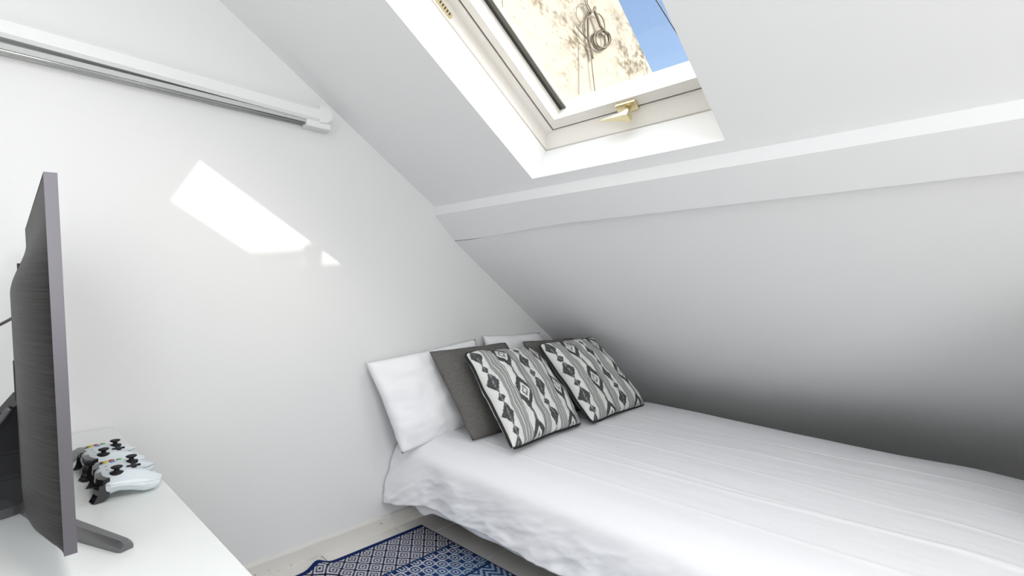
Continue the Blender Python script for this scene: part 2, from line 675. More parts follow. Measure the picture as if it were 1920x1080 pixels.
# baseboard on the gable wall
bm = bmesh.new()
prof = [(D, 0.0), (D - 0.012, 0.0), (D - 0.012, 0.060), (D - 0.009, 0.066), (D, 0.069)]
A = [bm.verts.new((XL, y, z)) for y, z in prof]
B = [bm.verts.new((3.3, y, z)) for y, z in prof]
bm.faces.new(A)
bm.faces.new(list(reversed(B)))
for i in range(5):
    bm.faces.new((A[i], A[(i + 1) % 5], B[(i + 1) % 5], B[i]))
tag(from_bm('baseboard_back', bm, M['baseboard']), kind='structure')

# ------------------------------------------------------------------ skylight (window_1)
w1 = tag(empty('window_1', SP(0.964, HS1, 0)), kind='structure')


def wlink(o):
    """window parts are built in world space; keep that under the Empty"""
    o.parent = w1
    o.matrix_parent_inverse = Matrix.Translation(w1.location).inverted()
    return o


def ring(name, prof, material, closed=True):
    """prof rows: (inset towards gable side, bottom, camera side, top, offset)"""
    bm = bmesh.new()
    R_ = []
    for aL, aB, aR, aT, o in prof:
        R_.append([bm.verts.new(SP(HY1 - aL, HS1 - aB, o)), bm.verts.new(SP(HY0 + aR, HS1 - aB, o)),
                   bm.verts.new(SP(HY0 + aR, HS0 + aT, o)), bm.verts.new(SP(HY1 - aL, HS0 + aT, o))])
    n = len(R_)
    for i in range(n if closed else n - 1):
        A, B = R_[i], R_[(i + 1) % n]
        for k in range(4):
            bm.faces.new((A[k], A[(k + 1) % 4], B[(k + 1) % 4], B[k]))
    return wlink(from_bm(name, bm, material))


ring('frame', [(-0.05, -0.05, -0.05, -0.05, 0.151), (-0.007, -0.006, -0.006, -0.006, 0.151), (-0.007, -0.006, -0.006, -0.006, 0.159),
               (0.0, 0.0, 0.0, 0.0, 0.159), (0.004, 0.038, 0.006, 0.006, 0.206), (0.0365, 0.0425, 0.040, 0.040, 0.213),
               (0.0365, 0.0425, 0.040, 0.040, 0.30), (-0.05, -0.05, -0.05, -0.05, 0.30)], M['frame'])
sash = ring('sash', [(0.0455, 0.0485, 0.046, 0.046, 0.30), (0.0455, 0.0485, 0.046, 0.046, 0.2125), (0.0785, 0.0890, 0.085, 0.085, 0.2125),
                     (0.0840, 0.0900, 0.100, 0.10, 0.262), (0.088, 0.091, 0.106, 0.105, 0.272), (0.090, 0.092, 0.12, 0.11, 0.312), (0.0455, 0.0485, 0.046, 0.046, 0.312)], M['frame'])
ring('gap_shade', [(0.030, 0.030, 0.030, 0.030, 0.219), (0.055, 0.060, 0.055, 0.055, 0.219), (0.055, 0.060, 0.055, 0.055, 0.235), (0.030, 0.030, 0.030, 0.030, 0.235)], M['dark'])  # black strip puts the shade of the frame gap into colour
ring('gasket', [(0.080, 0.086, 0.098, 0.09, 0.2635), (0.0935, 0.089, 0.100, 0.098, 0.2635), (0.0935, 0.089, 0.100, 0.098, 0.270), (0.080, 0.086, 0.098, 0.09, 0.270)], M['dark'])
ring('glazing_strip', [(0.0975, 0.086, 0.098, 0.100, 0.265), (0.113, 0.089, 0.100, 0.115, 0.265), (0.113, 0.089, 0.100, 0.115, 0.272), (0.0975, 0.086, 0.098, 0.100, 0.272)],
     mat('grey_glazing_strip', (0.13, 0.135, 0.115), 0.45, metal=0.4))
bm = bmesh.new()
q = [bm.verts.new(SP(y, s, 0.274)) for y, s in ((HY1 - 0.085, HS1 - 0.088), (HY0 + 0.10, HS1 - 0.088), (HY0 + 0.10, HS0 + 0.10), (HY1 - 0.085, HS0 + 0.10))]
bm.faces.new(q)
wlink(from_bm('pane', bm, M['glass']))

# roof covering outside, up to the window frame
bm = bmesh.new()
oy = [YR - 0.2, HY0 - 0.04, HY1 + 0.04, D + 0.02]
os_ = [S_RIDGE - 0.1, HS0 - 0.04, HS1 + 0.04, 0.45]
gg = {(i, j): bm.verts.new(SP(y, s, 0.275)) for i, y in enumerate(oy) for j, s in enumerate(os_)}
for i in range(3):
    for j in range(3):
        if (i, j) != (1, 1):
            bm.faces.new((gg[i, j], gg[i + 1, j], gg[i + 1, j + 1], gg[i, j + 1]))
tag(from_bm('roof', bm, M['roof']), kind='structure')

# handle on the lower sash rail: local frame  a = along +y, b = down the slope, c = into the room
def WF(y, s, o):
    return SP(y, s, o)


def wbox(name, y0, y1, s0, s1, o0, o1, material, parent=None, bevel=0.002):
    bm = bmesh.new()
    bm_box(bm, (y0, s0, o0), (y1, s1, o1), bevel, 2)
    for v in bm.verts:
        v.co = SP(v.co.x, v.co.y, v.co.z)
    o = from_bm(name, bm, material)
    return wlink(o) if parent is None else o


def sub(o, parent):
    o.parent = parent
    o.matrix_parent_inverse = parent.matrix_world.inverted() if False else Matrix.Translation(w1.location).inverted() @ Matrix.Identity(4)
    return o


handle = wbox('handle', 0.910, 0.990, -0.134, -0.095, 0.197, 0.213, M['brass'], bevel=0.003)
bm = bmesh.new()
tube_mesh(bm, [SP(0.944, -0.114, 0.199), SP(0.944, -0.114, 0.175), SP(0.943, -0.113, 0.160)], 0.009, 14, radii=[0.011, 0.009, 0.0095])
o = from_bm('spindle', bm, M['brass'], smooth=True)
o.parent = handle
# blade-like lever, tapering to its tip
sec = [(0.925, -0.128, -0.096, 0.143, 0.165), (0.938, -0.130, -0.094, 0.143, 0.167), (0.965, -0.124, -0.100, 0.151, 0.166),
       (1.005, -0.119, -0.104, 0.160, 0.168), (1.045, -0.114, -0.106, 0.166, 0.170)]
bm = bmesh.new()
rr = []
for y, s0, s1, o0, o1 in sec:
    rr.append([bm.verts.new(SP(y, s0, o0)), bm.verts.new(SP(y, s1, o0)), bm.verts.new(SP(y, s1, o1)), bm.verts.new(SP(y, s0, o1))])
for A, B in zip(rr, rr[1:]):
    for k in range(4):
        bm.faces.new((A[k], A[(k + 1) % 4], B[(k + 1) % 4], B[k]))
bm.faces.new(rr[0])
bm.faces.new(list(reversed(rr[-1])))
o = from_bm('lever', bm, M['brass'])
o.parent = handle

# ventilation grille: pill-shaped brass plate with slots on the left cheek of the frame
def pill(s0, s1, o0, o1, y, depth, n=8):
    """rounded plate in the (s, o) plane"""
    bm = bmesh.new()
    r = (o1 - o0) / 2
    oc = (o0 + o1) / 2
    pts = [(s0 + r - r * math.cos(a), oc - r * math.sin(a)) for a in [math.pi / 2 * (k / n * 2 - 1) for k in range(n + 1)]]
    pts = [(s0 + r - r * math.cos(t_), oc + r * math.sin(t_)) for t_ in [-math.pi / 2 + math.pi * k / n for k in range(n + 1)]]
    pts += [(s1 - r + r * math.cos(t_), oc + r * math.sin(t_)) for t_ in [math.pi / 2 - math.pi * k / n for k in range(n + 1)]]
    A = [bm.verts.new(SP(y, s, o)) for s, o in pts]
    B = [bm.verts.new(SP(y - depth, s, o)) for s, o in pts]
    bm.faces.new(A)
    bm.faces.new(list(reversed(B)))
    k = len(pts)
    for i in range(k):
        bm.faces.new((A[i], A[(i + 1) % k], B[(i + 1) % k], B[i]))
    return bm


vent = wlink(from_bm('vent_grille', pill(-0.93, -0.662, 0.166, 0.184, HY1 + 0.0005, 0.006), M['brass']))
for i in range(22):
    s = -0.676 - i * 0.0115
    bm = bmesh.new()
    bm_box(bm, (HY1 - 0.0064, s - 0.0022, 0.169), (HY1 - 0.0050, s + 0.0022, 0.181))
    for v in bm.verts:
        v.co = SP(v.co.x, v.co.y, v.co.z)
    o = from_bm('slot', bm, M['dark'])
    o.parent = vent

# ------------------------------------------------------------------ outside
# neighbour's taller gable rising beyond the party wall; verge parallel to the roofs
NY = 2.2
bm = bmesh.new()
pr_ = [(-3.0, 0.4), (5.6, 0.4), (5.6, 1.86), (0.6, 5.55), (-3.0, 5.55)]
A = [bm.verts.new((x, NY, z)) for x, z in pr_]
B = [bm.verts.new((x, NY + 0.35, z)) for x, z in pr_]
bm.faces.new(A)
bm.faces.new(list(reversed(B)))
for i in range(5):
    bm.faces.new((A[i], A[(i + 1) % 5], B[(i + 1) % 5], B[i]))
nwall = tag(from_bm('neighbour_wall', bm, M['stucco']), 'cream stucco gable wall with mould stains outside the skylight', 'wall')
# weathered render coat on the part that faces the skylight
def verge_x(z):
    return 5.6 - (z - 1.86) * 5.0 / 3.69


STAINS = [(2.86, 2.90, 0.20, 0.10, 0.8), (3.03, 2.87, 0.11, 0.09, 1.1), (3.66, 3.00, 0.20, 0.13, 0.9), (3.88, 3.03, 0.12, 0.14, 1.2), (2.58, 3.02, 0.25, 0.09, 0.8),
          (3.60, 2.86, 0.16, 0.10, 0.7), (3.66, 3.26, 0.18, 0.10, 0.55), (2.80, 2.60, 0.09, 0.12, 0.4), (2.95, 2.72, 0.05, 0.20, 0.4), (3.45, 3.18, 0.3, 0.12, 0.35), (2.7, 3.15, 0.4, 0.1, 0.5)]
gx, gz = 260, 150
vco, vcol = [], []
for j in range(gz + 1):
    z = 2.25 + 1.35 * j / gz
    xv = verge_x(z)
    for i in range(gx + 1):
        x = 2.2 + (xv - 2.2) * i / gx
        m_ = 0.10
        for sx_, sz_, rx_, rz_, am in STAINS:
            m_ += am * math.exp(-((x - sx_) / rx_) ** 2 - ((z - sz_) / rz_) ** 2)
        n1 = fbm(x * 6.5, z * 11, 0.3, 5)
        n2 = fbm(x * 26, z * 40, 4.4, 3)
        k = m_ * max(0.0, 0.26 + 1.0 * n1 + 0.9 * n2)
        sp_ = max(0.0, fbm(x * 30, z * 55, 9.9, 2) - 0.52) * 2.2
        k = min(1.0, 1.0 * k + sp_)
        vco.append((x, NY - 0.004, z))
        vcol.append([c0 * (1 - k) + c1 * k for c0, c1 in zip((0.49, 0.482, 0.435), (0.19, 0.172, 0.125))])
coat = from_py('render_coat', vco, [(j * (gx + 1) + i, j * (gx + 1) + i + 1, (j + 1) * (gx + 1) + i + 1, (j + 1) * (gx + 1) + i) for j in range(gz) for i in range(gx)], attr_mat('weathered_render', 0.95, 0.4, 60), nwall)
color_attr(coat.data, np.array(vcol))

# cable bundle hanging on that wall
cb = tag(empty('cable_bundle', (3.15, NY - 0.03, 2.95)), 'coiled grey-brown cable bundle hanging on the stained wall outside', 'cable')


def cpart(name, pts, r, closed=False, n=8):
    pts = [Vector((x, NY - dy, z)) - cb.location for x, dy, z in pts]
    return tube(name, pts, r, M['cable'], cb, 6, closed)


def loop(cx_, cz, rx, rz, dy, rot=0.0, k=28):
    out = []
    for i in range(k):
        a = 2 * math.pi * i / k
        x, z = rx * math.cos(a), rz * math.sin(a)
        out.append((cx_ + x * math.cos(rot) - z * math.sin(rot), dy + 0.006 * math.sin(3 * a), cz + x * math.sin(rot) + z * math.cos(rot)))
    return out


def cs(pts, dy=0.03, n=5):
    return [(v.x, v.y, v.z) for v in spline([(x, dy, z) for x, z in pts], n)]


COIL = [(3.336, 3.021), (3.331, 2.998), (3.316, 2.973), (3.292, 2.949), (3.263, 2.928), (3.23, 2.912), (3.197, 2.902), (3.166, 2.9), (3.141, 2.904), (3.123, 2.916), (3.114, 2.933),
        (3.114, 2.954), (3.124, 2.978), (3.142, 3.002), (3.168, 3.024), (3.199, 3.043), (3.232, 3.057), (3.265, 3.063), (3.294, 3.063), (3.317, 3.055), (3.331, 3.04)]
LLOOP = [(3.048, 3.117), (3.041, 3.085), (3.021, 3.054), (2.993, 3.03), (2.962, 3.018), (2.935, 3.021), (2.916, 3.037), (2.91, 3.064), (2.917, 3.095), (2.936, 3.126), (2.963, 3.15), (2.994, 3.162), (3.022, 3.16), (3.042, 3.144)]
cpart('hanging_wire', cs([(3.024, 3.36), (3.02, 3.199), (3.045, 3.159), (3.085, 3.128)]), 0.0045)
cpart('hanging_wire', cs([(3.113, 3.40), (3.045, 3.209), (3.069, 3.169), (3.1, 3.145)]), 0.0045)
cpart('hanging_wire', cs([(3.082, 2.884), (3.113, 2.713), (3.153, 2.527), (3.19, 2.38)]), 0.004)
cpart('hanging_wire', cs([(2.966, 2.88), (2.97, 2.753), (2.972, 2.506)], 0.01), 0.0018)
cpart('cable_loop', [(x, 0.03, z) for x, z in LLOOP], 0.0025, True)
cpart('cable_loop', cs([(3.082, 3.116), (3.026, 3.066), (2.986, 3.001), (2.99, 2.952), (3.038, 2.927), (3.082, 2.92)], 0.035), 0.0045)
cpart('cable_loop', cs([(3.138, 3.149), (3.196, 3.161), (3.249, 3.136), (3.268, 3.076), (3.271, 2.965)], 0.035), 0.0045)
ccx, ccz = 3.225, 2.982
for i, (k_, ox, oz) in enumerate(((1.0, 0, 0), (0.95, 0.004, -0.003), (0.93, -0.006, 0.004), (0.90, 0.008, 0.003))):
    cpart('cable_coil', [(ccx + (x - ccx) * k_ + ox, 0.022 + 0.008 * i, ccz + (z - ccz) * k_ + oz) for x, z in COIL], 0.0055, True)
cpart('strap', cs([(3.085, 3.132), (3.058, 3.078), (3.057, 2.998), (3.063, 2.914), (3.094, 2.867), (3.117, 2.805)]), 0.010)
cpart('cable_tie', cs([(3.06, 3.115), (3.094, 3.145), (3.112, 3.178), (3.122, 3.168), (3.10, 3.142)], 0.05), 0.008)
cpart('turnbuckle', cs([(3.119, 3.145), (3.145, 3.126), (3.17, 3.095), (3.196, 3.064)], 0.045), 0.012)
cpart('loose_end', cs([(3.196, 3.064), (3.229, 3.054), (3.27, 3.044)], 0.05), 0.010)
cpart('loose_end', cs([(2.917, 2.966), (2.978, 2.944), (3.063, 2.921)]), 0.005)

# thin overhead wire crossing the sky
tag(tube('overhead_wire', spline([(4.47, 2.86, 4.75), (5.05, 2.69, 4.24), (5.36, 2.65, 4.05), (5.94, 2.48, 3.54), (6.66, 2.31, 2.97)], 6), 0.008, M['wire']), 'thin grey overhead wire crossing the blue sky', 'wire')

# chimney on the roof towards the sun, added unseen to clip the foot of the sun patch
ch = tag(empty('blocker', (0, 0, 0)), 'rendered roof chimney added unseen to clip the sun patch', 'blocker')
K = 2.35
back = Vector((0.378, -1.0, 0.664)) * K


def wallpt(x, z):
    return Vector((x, D, z)) + back


E0 = wallpt(0.663, 1.238)
E1 = wallpt(0.900, 1.282)
ud = Vector((1, 0.17, 0)).normalized()
vd = Vector((ud.y, -ud.x, 0))


def blocker_box(name, a0, a1, z0, z1, depth, off=0.0):
    bm = bmesh.new()
    base = Vector((E0.x, E0.y, 0))
    vs_ = []
    for z in (z0, z1):
        for a, d in ((a0, off), (a1, off), (a1, off + depth), (a0, off + depth)):
            p = base + ud * a + vd * d
            vs_.append(bm.verts.new((p.x, p.y, z)))
    for f in ((0, 1, 2, 3), (4, 7, 6, 5), (0, 4, 5, 1), (1, 5, 6, 2), (2, 6, 7, 3), (3, 7, 4, 0)):
        bm.faces.new([vs_[i] for i in f])
    return from_bm(name, bm, M['blocker'], ch)


L01 = (Vector((E1.x, E1.y)) - Vector((E0.x, E0.y))).length
blocker_box('stack', -0.10, 0.50, 1.95, E0.z - 0.068, 0.30)
blocker_box('capping', -0.13, 0.215, E0.z - 0.068, E0.z, 0.32)
bm = bmesh.new()
pc = Vector((E0.x, E0.y, 0)) + ud * 0.268 + vd * 0.05
lathe_bm(bm, [(0.035, E0.z - 0.2), (0.038, E0.z + 0.005), (0.043, E0.z + 0.012), (0.040, E0.z + 0.036), (0.028, E0.z + 0.044)], 16, (pc.x, pc.y, 0))
from_bm('pot', bm, M['roof'], ch, smooth=True)

# skylight daylight (area light lies just outside the pane, as big as the pane)
area('skylight_daylight', SP(0.964, -0.55, 0.34), -N, 0.50, 0.74, SKYLIGHT_POWER, (0.93, 0.97, 1.0))

# unseen flush lamp added on the ceiling as fill light
lamp_c = SP(-0.05, (0.35 - P0.x) / T.x, 0)
lamp = tag(empty('added_lamp', lamp_c), 'unseen round lamp added on the ceiling as fill light', 'lamp')
lq = (-N).to_track_quat('Z', 'Y')
for nm, prof_, mt in (('lamp_base', [(0.24, 0.0), (0.25, 0.02), (0.25, 0.035)], M['rail']), ('diffuser', [(0.245, 0.03), (0.235, 0.055), (0.18, 0.07), (0.08, 0.075)], M['rail'])):
    bm = bmesh.new()
    lathe_bm(bm, prof_, 28)
    for v in bm.verts:
        v.co = lq @ v.co
    from_bm(nm, bm, mt, lamp, smooth=False)
area('added_lamp_light', lamp_c - N * 0.085, -N, 0.45, 0.45, 16, (1.0, 0.985, 0.96))

# ------------------------------------------------------------------ wall rail
rail = tag(empty('wall_rail', (0.4, D, 1.77)), 'long white wall-mounted rail with slim steel rods underneath', 'rail')


def rail_z(x):
    return 1.776 + 0.022 * (0.96 - x)


bm = bmesh.new()
secs = []
for i in range(16):
    x = -0.75 + i * (1.705 / 15)
    zb = rail_z(x)
    pr_ = [(D, zb + 0.006), (D - 0.050, zb), (D - 0.060, zb + 0.010), (D - 0.060, zb + 0.045), (D - 0.050, zb + 0.058), (D - 0.02, zb + 0.064), (D, zb + 0.064)]
    secs.append([bm.verts.new((x - 0.4, y - D, z - 1.77)) for y, z in pr_])
for A, B in zip(secs, secs[1:]):
    for k in range(7):
        bm.faces.new((A[k], A[(k + 1) % 7], B[(k + 1) % 7], B[k]))
bm.faces.new(secs[0])
bm.faces.new(list(reversed(secs[-1])))
from_bm('cover', bm, M['rail'], rail)
# rounded end cap
bm = bmesh.new()
pts = []
n = 12
for k in range(n + 1):
    a = -math.pi / 2 + math.pi * k / n
    pts.append((0.951 + 0.036 * math.cos(a), 1.808 + 0.034 * math.sin(a)))
pts = [(0.935, 1.774)] + pts + [(0.935, 1.842)]
A = [bm.verts.new((x - 0.4, -0.063, z - 1.77)) for x, z in pts]
B = [bm.verts.new((x - 0.4, 0.0, z - 1.77)) for x, z in pts]
bm.faces.new(A)
bm.faces.new(list(reversed(B)))
for i in range(len(pts)):
    j = (i + 1) % len(pts)
    bm.faces.new((A[i], A[j], B[j], B[i]))
from_bm('end_cap', bm, M['rail'], rail)
box('bracket', (0.885 - 0.4, -0.058, -0.020), (0.985 - 0.4, 0.0, 0.008), M['rail'], rail, 0.006)
box('shade_strip', (-0.75 - 0.4, -0.045, -0.004), (0.89 - 0.4, -0.001, 0.012), M['rail_shade'], rail)  # grey strip under the cover carries its shadow as colour
for y, z in ((-0.014, -0.006), (-0.036, -0.006)):
    tube('rod', [(-0.75 - 0.4, y, z), (0.89 - 0.4, y, z)], 0.0055, M['rod'], rail, 10)

# ------------------------------------------------------------------ desk
DT = 0.664
desk = tag(empty('desk', (0, 1.35, 0)), 'white desk against the gable wall carrying the television', 'desk')


def dbox(name, lo, hi, bevel=0.002):
    l0 = (lo[0], lo[1] - 1.35, lo[2])
    h0 = (hi[0], hi[1] - 1.35, hi[2])
    return box(name, l0, h0, M['desk'], desk, bevel)


dbox('desktop', (-0.36, 0.66, DT - 0.034), (0.284, D - 0.002, DT))
dbox('side_panel', (-0.34, 0.68, 0.0), (0.264, 0.70, DT - 0.034))
dbox('side_panel', (-0.34, D - 0.035, 0.0), (0.264, D - 0.015, DT - 0.034))
dbox('back_panel', (-0.335, 0.70, 0.25), (-0.32, D - 0.035, DT - 0.034))

# ------------------------------------------------------------------ television
tv = tag(empty('television', (0.102, 1.435, DT)), 'large flat television seen from behind with brushed dark back', 'television')
TILT = math.radians(2.3)
YAW = math.radians(-1.2)
rotm = Matrix.Rotation(YAW, 4, 'Z') @ Matrix.Rotation(-TILT, 4, 'Y')
TW, THT = 0.475, 0.542
TZ = 0.058


def tvp(x, y, z):
    """local panel coords -> tv space : x towards viewer side of the screen, y width, z up"""
    p = rotm @ Vector((x, y, z))
    return Vector((p.x, p.y, p.z + TZ))


# back shell
def shell_depth(y, z):
    fy = 1 - abs(y / TW) ** 5.5
    t = z / THT
    fz = min(1.0, t / 0.03) ** 0.5 * (1 - smoothstep(0.68, 0.92, t) * 0.9) * (1 - smoothstep(0.88, 1.0, t))
    return 0.006 + 0.038 * (max(fy, 0) ** 0.9) * fz


ny, nz = 72, 64
bm = bmesh.new()
G = []
for j in range(nz + 1):
    z = THT * j / nz
    row = []
    for i in range(ny + 1):
        # denser towards the edges
        a = -1 + 2 * i / ny
        y = TW * math.copysign(1 - (1 - abs(a)) ** 1.3, a)
        row.append(bm.verts.new(tvp(-0.013 - shell_depth(y, z) + 0.006, y, z)))
    G.append(row)
for j in range(nz):
    for i in range(ny):
        bm.faces.new((G[j][i], G[j][i + 1], G[j + 1][i + 1], G[j + 1][i]))
from_bm('back_shell', bm, M['brushed'], tv, smooth=True)
# bezel ring: silver edge band
bm = bmesh.new()
def rect(x, e):
    return [bm.verts.new(tvp(x, -TW - e, 0 - e)), bm.verts.new(tvp(x, TW + e, 0 - e)), bm.verts.new(tvp(x, TW + e, THT + e)), bm.verts.new(tvp(x, -TW - e, THT + e))]
r1, r2, r3, r4 = rect(-0.0135, 0.0), rect(-0.0135, 0.0012), rect(0.0012, 0.0012), rect(0.0012, -0.008)
for A, B in ((r1, r2), (r2, r3), (r3, r4)):
    for k in range(4):
        bm.faces.new((A[k], A[(k + 1) % 4], B[(k + 1) % 4], B[k]))
from_bm('bezel', bm, M['edge'], tv)
bm = bmesh.new()
bm.faces.new([bm.verts.new(tvp(0.0006, y, z)) for y, z in ((-TW + 0.006, 0.006), (TW - 0.006, 0.006), (TW - 0.006, THT - 0.006), (-TW + 0.006, THT - 0.006))])
from_bm('screen', bm, M['screen'], tv)
# small screw hole and socket recess on the back
for (y, z, w_, h_) in ((-0.16, 0.42, 0.006, 0.007), (-0.05, 0.205, 0.05, 0.032)):
    bm = bmesh.new()
    d = -0.0075 - shell_depth(y, z)
    bm_box(bm, (d - 0.0015, y - w_, z - h_), (d + 0.006, y + w_, z + h_))
    for v in bm.verts:
        v.co = tvp(*v.co)
    from_bm('socket', bm, M['dark'], tv)
# stand: hub, neck, two front legs, one rear foot
def bar(name, path, parent=tv, material=M['stand']):
    """path: (x, y, z_top, half width); chamfered bar lying on the desk"""
    bm = bmesh.new()
    P_ = [Vector((p[0], p[1], 0)) - Vector((0.102, 1.435, 0)) for p in path]
    rows_ = []
    for i, p in enumerate(path):
        t_ = (P_[min(i + 1, len(P_) - 1)] - P_[max(i - 1, 0)]).normalized()
        s_ = Vector((-t_.y, t_.x, 0))
        w_ = p[3]
        zt = p[2]
        rows_.append([bm.verts.new(P_[i] + s_ * a + Vector((0, 0, z))) for a, z in
                      ((-w_, 0.001), (w_, 0.001), (w_, zt * 0.55), (w_ * 0.45, zt), (-w_ * 0.45, zt), (-w_, zt * 0.55))])
    for A, B in zip(rows_, rows_[1:]):
        for k in range(6):
            bm.faces.new((A[k], A[(k + 1) % 6], B[(k + 1) % 6], B[k]))
    bm.faces.new(rows_[0])
    bm.faces.new(list(reversed(rows_[-1])))
    return from_bm(name, bm, material, parent)


bar('leg', [(0.060, 1.42, 0.030, 0.022), (0.095, 1.23, 0.024, 0.017), (0.162, 1.060, 0.017, 0.0125), (0.1655, 1.052, 0.012, 0.010)])
bar('leg', [(0.060, 1.45, 0.030, 0.022), (0.110, 1.62, 0.024, 0.017), (0.178, 1.760, 0.017, 0.0125), (0.1815, 1.768, 0.012, 0.010)])
bar('leg', [(0.065, 1.435, 0.034, 0.04), (0.02, 1.40, 0.034, 0.036), (-0.06, 1.36, 0.030, 0.028), (-0.13, 1.33, 0.016, 0.018)])
bm = bmesh.new()
rows_ = []
for x, y0, hw, z in ((0.005, 0.0, 0.055, 0.02), (-0.015, 0.0, 0.05, 0.07), (-0.02, 0.0, 0.055, 0.12), (0.0, 0.0, 0.075, 0.18), (0.03, 0.0, 0.09, 0.22)):
    xx = 0.045 + x - 0.102
    rows_.append([bm.verts.new((xx - 0.03, -hw, z)), bm.verts.new((xx - 0.03, hw, z)), bm.verts.new((xx + 0.03, hw, z)), bm.verts.new((xx + 0.03, -hw, z))])
for A, B in zip(rows_, rows_[1:]):
    for k in range(4):
        bm.faces.new((A[k], A[(k + 1) % 4], B[(k + 1) % 4], B[k]))
bm.faces.new(rows_[0])
bm.faces.new(list(reversed(rows_[-1])))
bmesh.ops.bevel(bm, geom=list(bm.edges), offset=0.004, segments=2, affect='EDGES')
neck = from_bm('neck', bm, M['stick'], tv)
# pale curved rim over the neck
bm = bmesh.new()
arc = spline([(-0.068, -0.10, 0.215), (-0.085, -0.085, 0.185), (-0.105, -0.05, 0.165), (-0.125, 0.0, 0.155), (-0.15, 0.05, 0.150)], 6)
tube_mesh(bm, arc, 0.006, 8)
from_bm('neck_rim', bm, M['edge'], tv, smooth=True)

# cables into the back of the television
tag(tube('power_cable', spline([(0.046, 1.49, 1.045), (0.02, 1.56, 1.022), (-0.05, 1.66, 0.975), (-0.20, 1.80, 0.80), (-0.30, 1.88, DT + 0.006), (-0.35, 1.90, DT + 0.006)], 8), 0.0032, M['black']),
    'thin black cable leaving the upper back of the television', 'cable')
sc = tag(empty('signal_cable', (0.04, 1.37, 0.862)), 'black plug and cable in the lower back of the television', 'cable')
tube('plug', [(0.004, 0.0, 0.0), (-0.012, 0.004, -0.001), (-0.03, 0.01, -0.004), (-0.05, 0.016, -0.008)], 0.006, M['black'], sc, 10, radii=[0.0062, 0.0060, 0.0052, 0.0035])
tube('cord', spline([(-0.045, 0.016, -0.007), (-0.12, 0.06, -0.05), (-0.24, 0.15, -0.18), (-0.33, 0.25, -0.193), (-0.37, 0.28, -0.193)], 8), 0.003, M['black'], sc)

